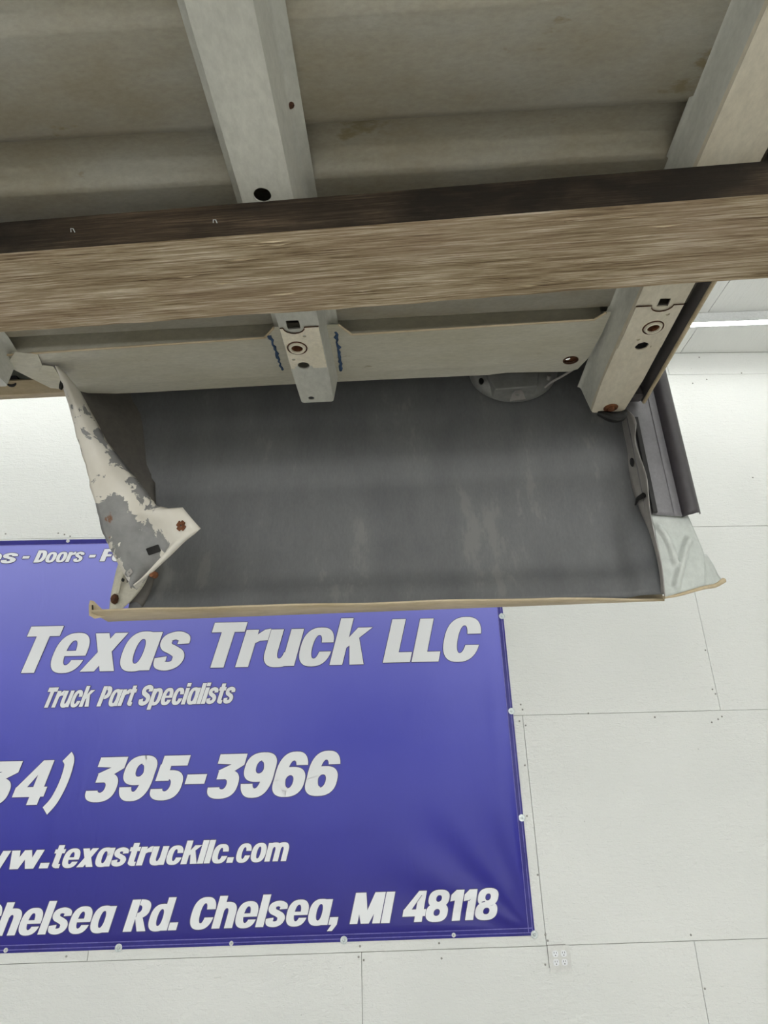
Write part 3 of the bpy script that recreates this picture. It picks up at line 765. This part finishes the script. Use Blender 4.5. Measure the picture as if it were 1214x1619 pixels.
# outer bedside panel, inner face
def side_y(x_, z_):
    pts = [(1.36, 1.352), (1.0, 1.375), (.85, 1.388), (.745, 1.392), (.715, 1.400), (.69, 1.408), (.55, 1.412), (.462, 1.408), (.448, 1.402), (.43, 1.392), (.385, 1.385), (.36, 1.385)]
    y_ = pts[-1][1]
    for (z1_, a_), (z2_, b_) in zip(pts[:-1], pts[1:]):
        if z1_ >= z_ >= z2_:
            y_ = a_ + (b_ - a_) * (z1_ - z_) / (z1_ - z2_)
            break
    xs_ = .455 + .02 * (z_ - .4)
    t = max(0, min(1, (x_ - xs_) / .035)); t = t * t * (3 - 2 * t)
    y_ -= .020 * t * max(0, min(1, (.80 - z_) / .3))
    t2 = max(0, min(1, (-.545 - x_) / .05)); t2 = t2 * t2
    y_ -= .02 * t2
    return y_ + .0015 * noise.noise(Vector((x_ * 5, 2.0, z_ * 6)))
zs = sorted([.384 + .0145 * i for i in range(28)] + [.79 + .015 * i for i in range(38)], reverse=True)
def side_x(t, z_):
    left = -.60 - .10 * max(0, min(1, (z_ - .62) / .12))
    return left + (.535 + .013 * max(0, min(1, (z_ - .43) / .04)) + .012 * max(0, min(1, (z_ - .60) / .05)) - left) * t
mb = MB()
rows = [[(side_x(j / 84, z_), side_y(side_x(j / 84, z_), z_), z_) for j in range(85)] for z_ in zs]
mb.grid(rows)
# fuel door opening high in the panel behind the plate: leave those quads out
hx, hy, hz = hole
dirv = Vector(bhole).normalized()
tt = 1.378 / dirv.y
op = dirv * tt
mb.f = [f for f in mb.f if not (abs(sum(mb.v[i][0] for i in f) / 4 - op.x) < .018 and abs(sum(mb.v[i][2] for i in f) / 4 - op.z) < .018)]
part(mb, 'bedside_panel', 'outer', smooth=True, angle=60, thick=.0012)
# bottom lip of the bedside
rows = []
for j in range(61):
    t = j / 60
    x_ = -.655 + (.655 + .542) * t
    wd = .085 - .05 * max(0, t - .1) - .035 * max(0, (t - .80) / .2)
    dz = .0025 * noise.noise(Vector((x_ * 6, 0, 0)))
    yn = 1.40 - wd
    rows.append([(x_, yn, .3815 + dz), (x_, yn + .004, .379 + dz), (x_, yn + wd * .5, .3785), (x_, 1.398, .379), (x_, 1.402, .383), (x_, 1.403, .40)])
part(MB().grid(rows), 'bottom_lip', 'lip', bed, smooth=True, angle=50, thick=.0016)

# right end strip
far = [(0.520, 1.422, 0.834), (0.520, 1.411, 0.713), (0.520, 1.385, 0.603), (0.520, 1.347, 0.509), (0.520, 1.337, 0.434), (0.520, 1.351, 0.383)]
near = [(0.520, 1.344, 0.825), (0.520, 1.299, 0.764), (0.520, 1.326, 0.725), (0.520, 1.306, 0.644), (0.520, 1.305, 0.612), (0.520, 1.321, 0.560), (0.520, 1.325, 0.504), (0.520, 1.322, 0.434), (0.520, 1.336, 0.372)]
def resample(pts, n_):
    p = smooth_path(pts, 8)
    d_ = [0]
    for a_, b_ in zip(p[:-1], p[1:]):
        d_.append(d_[-1] + math.dist(a_, b_))
    out = []
    for i in range(n_):
        t = d_[-1] * i / (n_ - 1)
        k = max(0, min(len(p) - 2, next((q for q in range(len(d_)) if d_[q] >= t), len(d_) - 1) - 1))
        out.append(lerp(p[k], p[k + 1], (t - d_[k]) / max(1e-9, d_[k + 1] - d_[k])))
    return out
fa, na = resample(far, 30), resample(near, 30)
rows = [[(lerp(a_, b_, k / 6)[0] + .004 * math.sin(math.pi * k / 6), *lerp(a_, b_, k / 6)[1:]) for k in range(7)] for a_, b_ in zip(fa, na)]
es = part(MB().grid(rows), 'end_strip', 'strip', smooth=True, thick=.0014)
hp = (0.522, 1.371, 0.697)
part(MB().lathe([(.0001, -.001), (.0125, -.001), (.0135, .0)], (hp[0] - .001, hp[1], hp[2]), (1, 0, 0), 18, .75), 'oval_hole', 'black', es)
cl = (0.517, 1.351, 0.596)
part(MB().tube([(cl[0], cl[1] - .02, cl[2]), (cl[0] - .006, cl[1], cl[2] + .001), (cl[0] - .003, cl[1] + .03, cl[2])], .004, 8, radii=[.006, .0045, .002]), 'plastic_clip', 'black', es, smooth=True)

# black end moulding: extruded profile with groove and rolled edge
pr0 = [(.523, 1.352), (.560, 1.362), (.585, 1.369), (.588, 1.371), (.590, 1.369), (.606, 1.373)]
pr1 = [(.606, 1.373), (.609, 1.379), (.612, 1.374), (.617, 1.366), (.626, 1.362), (.636, 1.364), (.645, 1.372), (.650, 1.380), (.653, 1.388)]
def extrude_profile(pr):
    rows = []
    for i in range(41):
        z_ = .560 + (1.02 - .560) * i / 40
        rows.append([(x_ - .0072 * (z_ - .57), y_, z_ + (max(0, x_ - .625) * .35 * (1 - i / 3) if i < 3 else 0)) for x_, y_ in pr])
    return MB().grid(rows)
mo = part(extrude_profile(pr0), 'end_moulding', 'trim_web', smooth=True, angle=50, thick=.0025)
tag(mo, 'dark grey end moulding with black rolled outer edge')
part(extrude_profile(pr1), 'rolled_edge', 'black_trim', mo, smooth=True, angle=50, thick=.0025)
part(MB().box((.534, 1.343, .56), (.545, 1.352, .80)), 'foam_strip', 'black', mo, bevel=.002)

# pale end post below the moulding
po_l = [(0.535, 1.362, 0.574), (0.537, 1.362, 0.509), (0.534, 1.360, 0.446), (0.528, 1.360, 0.402), (0.530, 1.358, 0.376)]
po_r = [(0.625, 1.392, 0.583), (0.636, 1.392, 0.523), (0.643, 1.392, 0.477), (0.637, 1.392, 0.436), (0.630, 1.392, 0.407)]
la, ra = resample(po_l, 34), resample(po_r, 34)
ridges = [([(0.548, 1.370, 0.532), (0.558, 1.370, 0.514), (0.566, 1.370, 0.484), (0.568, 1.370, 0.453)], .0075), ([(0.614, 1.370, 0.508), (0.598, 1.370, 0.483), (0.574, 1.370, 0.431), (0.560, 1.370, 0.400)], .0075)]
rid = [(smooth_path(r_, 8), w_) for r_, w_ in ridges]
rows = []
for a_, b_ in zip(la, ra):
    r_ = []
    for k in range(29):
        p = lerp(a_, b_, k / 28)
        q = 0
        for path, w_ in rid:
            d_ = min(math.hypot(p[0] - c_[0], p[2] - c_[2]) for c_ in path)
            q = max(q, math.exp(-(d_ / w_) ** 4))
        r_.append((p[0], p[1] - .012 * q, p[2]))
    rows.append(r_)
ep = part(MB().grid(rows), 'end_post', 'post', smooth=True, angle=80, thick=.0018)
tag(ep, 'pale grey stamped post with two raised ribs')
w_l = [(0.643, 1.400, 0.480), (0.643, 1.400, 0.460), (0.639, 1.400, 0.434), (0.630, 1.400, 0.406)]
w_r = [(0.674, 1.440, 0.491), (0.682, 1.440, 0.469), (0.686, 1.440, 0.441), (0.696, 1.440, 0.425)]
w_r = [(0.670, 1.440, 0.494), (0.680, 1.440, 0.468), (0.687, 1.440, 0.440), (0.698, 1.440, 0.427)]
rows = [[lerp(a_, b_, k / 6) for k in range(7)] for a_, b_ in zip(resample(w_l, 12), resample(w_r, 12))]
part(MB().grid(rows), 'corner_wing', 'post', ep, smooth=True, thick=.0016)
lipe = [(0.528, 1.360, 0.376), (0.568, 1.375, 0.385), (0.623, 1.390, 0.401), (0.664, 1.420, 0.414), (0.695, 1.440, 0.431)]
part(MB().tube(smooth_path(lipe, 6), .004, 8, radii=[.0035 + .0025 * (k / 24) ** 3 for k in range(25)]), 'sealed_edge', 'lip', ep, smooth=True)

# dark end flange beside the end sill, rising into the front wall of the bed
fl_rows = []
for i in range(50):
    y_ = -.6 + 1.945 * i / 49
    zb = .833 + .006 * max(0, (y_ - .9) / .4)
    fl_rows.append([(.561, y_, zb), (.560, y_, zb + .03), (.558, y_, .90), (.556, y_, 1.3)])
ef = part(MB().grid(fl_rows), 'end_flange', 'dark_flange', smooth=True, thick=.002)
part(MB().tube([(r_[0][0] + .004, r_[0][1], r_[0][2] - .001) for r_ in fl_rows], .0042, 8), 'tan_edge', 'lip', ef, smooth=True)
part(MB().box((.520, 1.318, .838), (.559, 1.345, .872)), 'flange_foot', 'dark_flange', ef, bevel=.006)

# inner side wall and top rail of the bed (above the floor)
part(MB().box((-1.9, 1.082, .855), (.408, 1.084, .904)), 'floor_back_flange', 'plate')
part(MB().box((-1.9, 1.101, .905), (.555, 1.104, 1.34)), 'inner_side_wall', 'plate')
part(MB().box((-1.9, 1.09, 1.34), (.60, 1.375, 1.355)), 'top_rail', 'plate', bevel=.006)

# fuel filler cup on the bedside
fc = (.278, 1.352, .962)
fcup = part(MB().lathe([(.062, -.010), (.066, -.014), (.088, -.012), (.098, -.005), (.104, .004), (.108, .014), (.106, .024)], fc, (0, 1, 0), 48, .83), 'filler_flange', 'filler', smooth=True, angle=60)
tag(fcup, 'round dull grey fuel filler housing')
part(MB().lathe([(.0, .03), (.060, .028), (.062, -.010)], fc, (0, 1, 0), 48, .83), 'filler_cup', 'house', fcup, smooth=True, angle=60)
bxp = [(0.208, 1.325, 0.926), (0.330, 1.325, 0.923), (0.322, 1.325, 0.882), (0.222, 1.325, 0.879)]
bb = [(p[0], 1.365, p[2]) for p in bxp]
part(MB().add(bxp + bb, [(0, 1, 2, 3), (7, 6, 5, 4), (0, 4, 5, 1), (1, 5, 6, 2), (2, 6, 7, 3), (3, 7, 4, 0)]), 'filler_bracket', 'filler', fcup, bevel=.003)
tb = [(0.254, 1.328, 0.848), (0.262, 1.328, 0.868), (0.269, 1.328, 0.875), (0.283, 1.328, 0.876), (0.288, 1.328, 0.867), (0.291, 1.328, 0.851)]
vs, fs = plate2d([(p[0], p[2]) for p in tb], [circle((0.273, 1.328, 0.864)[0], (0.273, 1.328, 0.864)[2], .0045, None, 12)], .002)
part(MB().add([(x_, 1.328 + z_, y_) for x_, y_, z_ in vs], fs), 'bracket_tab', 'strip', fcup)
for p_ in ((0.194, 1.335, 0.912),):
    part(MB().lathe([(.0001, 0), (.006, 0), (.006, .004)], p_, (0, 1, 0), 12, 1.4), 'flange_hole', 'black', fcup)
part(MB().tube([(0.353, 1.330, 0.914), (0.353, 1.340, 0.910)], .0045, 10), 'vent_stub', 'strip', fcup, smooth=True)
part(MB().tube(smooth_path([(0.341, 1.340, 0.888), (0.357, 1.330, 0.896), (0.377, 1.310, 0.897), (0.397, 1.290, 0.899)], 5), .0028, 8), 'vent_tube', 'strip', fcup, smooth=True)

# left wheelhouse end panel
farw = [(-.655, 1.380, 1.02), (-0.647, 1.385, 0.946), (-0.617, 1.388, 0.896), (-0.597, 1.390, 0.781), (-0.579, 1.390, 0.663), (-0.559, 1.388, 0.521), (-0.561, 1.384, 0.446), (-0.576, 1.380, 0.400)]
nearw = [(-.735, 1.20, .90), (-0.713, 1.220, 0.841), (-0.688, 1.240, 0.768), (-0.655, 1.260, 0.691), (-0.616, 1.280, 0.600), (-0.593, 1.320, 0.512), (-0.604, 1.350, 0.451), (-0.599, 1.368, 0.407)]
rows = [[(lerp(a_, b_, k / 8)[0] - .006 * math.sin(math.pi * k / 8), lerp(a_, b_, k / 8)[1], lerp(a_, b_, k / 8)[2]) for k in range(9)] for a_, b_ in zip(resample(farw, 30), resample(nearw, 30))]
part(MB().grid(rows), 'wheelhouse_panel', 'house', smooth=True, thick=.0014)

# lower wheel lip bracket at the left end of the bottom lip
bl_ = [(-0.623, 1.345, 0.508), (-0.628, 1.345, 0.476), (-0.630, 1.345, 0.451), (-0.632, 1.345, 0.420), (-0.629, 1.342, 0.382)]
br_ = [(-0.566, 1.370, 0.515), (-0.565, 1.370, 0.478), (-0.573, 1.365, 0.444), (-0.592, 1.360, 0.412), (-0.612, 1.345, 0.383)]
rows = []
for i, (a_, b_) in enumerate(zip(resample(bl_, 20), resample(br_, 20))):
    rows.append([(lerp(a_, b_, k / 10)[0], lerp(a_, b_, k / 10)[1] + (-.004 if k == 3 and 4 < i < 14 else 0) - .003 * math.sin(math.pi * k / 10), lerp(a_, b_, k / 10)[2]) for k in range(11)])
lb = part(MB().grid(rows), 'lip_bracket', 'plate', smooth=True, thick=.0016)
part(MB().lathe([(.0001, -.006), (.006, -.005), (.008, -.001), (.008, .004)], (-0.620, 1.338, 0.411), (.3, 1, 0), 8, 1.4), 'rusty_bolt', 'rust_dark', lb)
part(MB().tube([(-0.607, 1.338, 0.469), (-0.611, 1.338, 0.455), (-0.613, 1.338, 0.431), (-0.615, 1.338, 0.423)], .003, 8), 'pressed_bead', 'plate', lb, smooth=True)
part(MB().lathe([(.0001, -.001), (.0025, -.001), (.0025, .003)], (-0.606, 1.334, 0.451), (.2, 1, 0), 10, 1.5), 'bolt_hole', 'black', lb)
tbp = [(-0.665, 1.330, 0.375), (-0.669, 1.330, 0.397), (-0.668, 1.330, 0.407), (-0.663, 1.335, 0.407), (-0.656, 1.340, 0.400), (-0.648, 1.345, 0.392), (-0.636, 1.350, 0.387), (-0.619, 1.360, 0.386), (-0.642, 1.350, 0.376), (-0.657, 1.340, 0.370)]
mid = tuple(sum(p[q] for p in tbp) / len(tbp) for q in range(3))
te = part(MB().add(tbp + [mid], [(i, (i + 1) % len(tbp), len(tbp)) for i in range(len(tbp))]), 'lip_end_tab', 'lip', lb, thick=.002)
part(MB().tube([(-0.660, 1.328, 0.396), (-0.657, 1.328, 0.381)], .0016, 6), 'tab_slot', 'black', lb)

# torn wheelhouse skin with peeling paint
L_px = [(-0.711, 1.130, 0.844), (-0.697, 1.135, 0.809), (-0.674, 1.145, 0.748), (-0.660, 1.155, 0.701), (-0.637, 1.165, 0.640), (-0.625, 1.175, 0.595), (-0.609, 1.190, 0.545), (-0.601, 1.200, 0.511), (-0.591, 1.205, 0.490), (-0.581, 1.215, 0.470), (-0.572, 1.225, 0.452), (-0.559, 1.235, 0.429), (-0.550, 1.240, 0.414), (-0.545, 1.245, 0.402)]
R_px = [(-0.699, 1.130, 0.844), (-0.671, 1.140, 0.810), (-0.636, 1.160, 0.748), (-0.609, 1.170, 0.700), (-0.566, 1.190, 0.647), (-0.542, 1.190, 0.617), (-0.499, 1.180, 0.563), (-0.481, 1.170, 0.543), (-0.454, 1.160, 0.532), (-0.423, 1.150, 0.528), (-0.385, 1.150, 0.483), (-0.429, 1.180, 0.464), (-0.492, 1.220, 0.428), (-0.535, 1.240, 0.405)]
SUB = 3
def dens(pts):
    out = []
    for a_, b_ in zip(pts[:-1], pts[1:]):
        out += [lerp(a_, b_, k / SUB) for k in range(SUB)]
    return out + [pts[-1]]
LL, RR = dens(L_px), dens(R_px)
rows = []
for i, (a_, b_) in enumerate(zip(LL, RR)):
    v_ = i / (len(LL) - 1)
    r_ = []
    for k in range(15):
        t = k / 14
        p = lerp(a_, b_, t)
        bulge = .022 * math.sin(math.pi * t) * (1 - .85 * max(0, min(1, (v_ - .3) / .4)))
        if v_ > .45:
            f_ = max(0, min(1, (v_ - .45) / .15))
            bulge += f_ * (.012 * max(0, 1 - abs(t - .55) / .2) * -1 + .008 * math.sin(t * 9))
        if t > .93 and v_ < .42:
            bulge -= .012 * (t - .93) / .07
        e = .003 * noise.noise(Vector((t * 6, v_ * 14, 3)))
        ex = .0025 * noise.noise(Vector((v_ * 40, 9.0 if t < .5 else 2.0, 0))) * (1 if k in (0, 14) else 0)
        r_.append((p[0] + ex, p[1] - bulge + e, p[2]))
    rows.append(r_)
tn = part(MB().grid(rows), 'torn_wheelhouse_skin', 'peel', smooth=True, angle=70, thick=.0016)
tag(tn, 'torn cream sheet with paint peeling off grey primer')
def grid_pt(u_, v_, lift):
    i = min(len(rows) - 2, int(v_ * (len(rows) - 1))); k = min(13, int(u_ * 14))
    p = Vector(rows[i][k]); q = Vector(rows[i + 1][k]); r_ = Vector(rows[i][k + 1])
    nrm = (r_ - p).cross(q - p).normalized()
    if nrm.y > 0:
        nrm = -nrm
    return p + nrm * lift, (r_ - p).normalized(), nrm
def on_torn(px, lift):
    """nearest point of the torn sheet seen from the bed's origin direction of px"""
    d_ = Vector(px).normalized()
    best = min(((Vector(rows[i][k]).normalized() - d_).length, i, k) for i in range(len(rows)) for k in range(15))
    return grid_pt(best[2] / 14, best[1] / (len(rows) - 1), lift)
def small_plate(px, w_, h_, rot, mat, name, lift=.003, hole_r=0):
    c_, ux, nn_ = on_torn(px, lift)
    uy = nn_.cross(ux)
    a_ = rad(rot)
    ax = ux * math.cos(a_) + uy * math.sin(a_); ay = -ux * math.sin(a_) + uy * math.cos(a_)
    vs, fs = plate2d(round_rect(-w_, -h_, w_, h_, min(w_, h_) * .25), [circle(0, 0, hole_r, None, 12)] if hole_r else [], .0015)
    return part(MB().add([c_ + ax * x_ + ay * y_ + nn_ * z_ for x_, y_, z_ in vs], fs), name, mat, tn)
small_plate((-0.417, 1.150, 0.494), .0055, .010, 35, 'rust', 'rusty_clip', .003, .002)
small_plate((-0.417, 1.150, 0.494), .010, .0045, 35, 'rust', 'rusty_clip', .0035, .002)
small_plate((-0.491, 1.200, 0.453), .0125, .0075, 12, 'black', 'square_hole', .0022)
small_plate((-0.549, 1.240, 0.437), .008, .005, 12, 'strip', 'spring_clip', .003, .002)
part(MB().lathe([(.0001, -.006), (.006, -.006), (.007, 0), (.007, .008)], (-0.497, 1.225, 0.423), (.2, 1, .1), 8), 'rusty_bolt', 'rust', tn)
part(MB().lathe([(.0001, -.001), (.006, -.001), (.006, .003)], (-0.696, 1.125, 0.810), (.5, 1, 0), 12, 2.2), 'slot_hole', 'black', tn)

# wheel arch to the left
ar = []
for j in range(31):
    x_ = -1.9 + (1.9 - .64) * j / 30
    drop = .0
    ar.append([(x_, 1.36, 1.34), (x_, 1.372, 1.08), (x_, 1.376, 1.02), (x_, 1.374, 1.004)])
wa = part(MB().grid(ar), 'wheel_arch', 'arch', smooth=True, thick=.0014)
al = []
for j in range(31):
    x_ = -1.9 + (1.9 - .66) * j / 30
    al.append([(x_, 1.366, 1.003), (x_, 1.364, .998), (x_, 1.384, .972), (x_, 1.400, .970)])
part(MB().grid(al), 'arch_lip', 'lip', wa, smooth=True, thick=.0014)
plg = (-0.975, 1.370, 1.002)
pg = part(MB().lathe([(.0001, -.003), (.010, -.004), (.014, -.006), (.0165, -.004), (.0165, .006)], (plg[0], 1.372, plg[2]), (0, 1, 0), 20), 'rubber_plug', 'black', wa, smooth=True, angle=30)
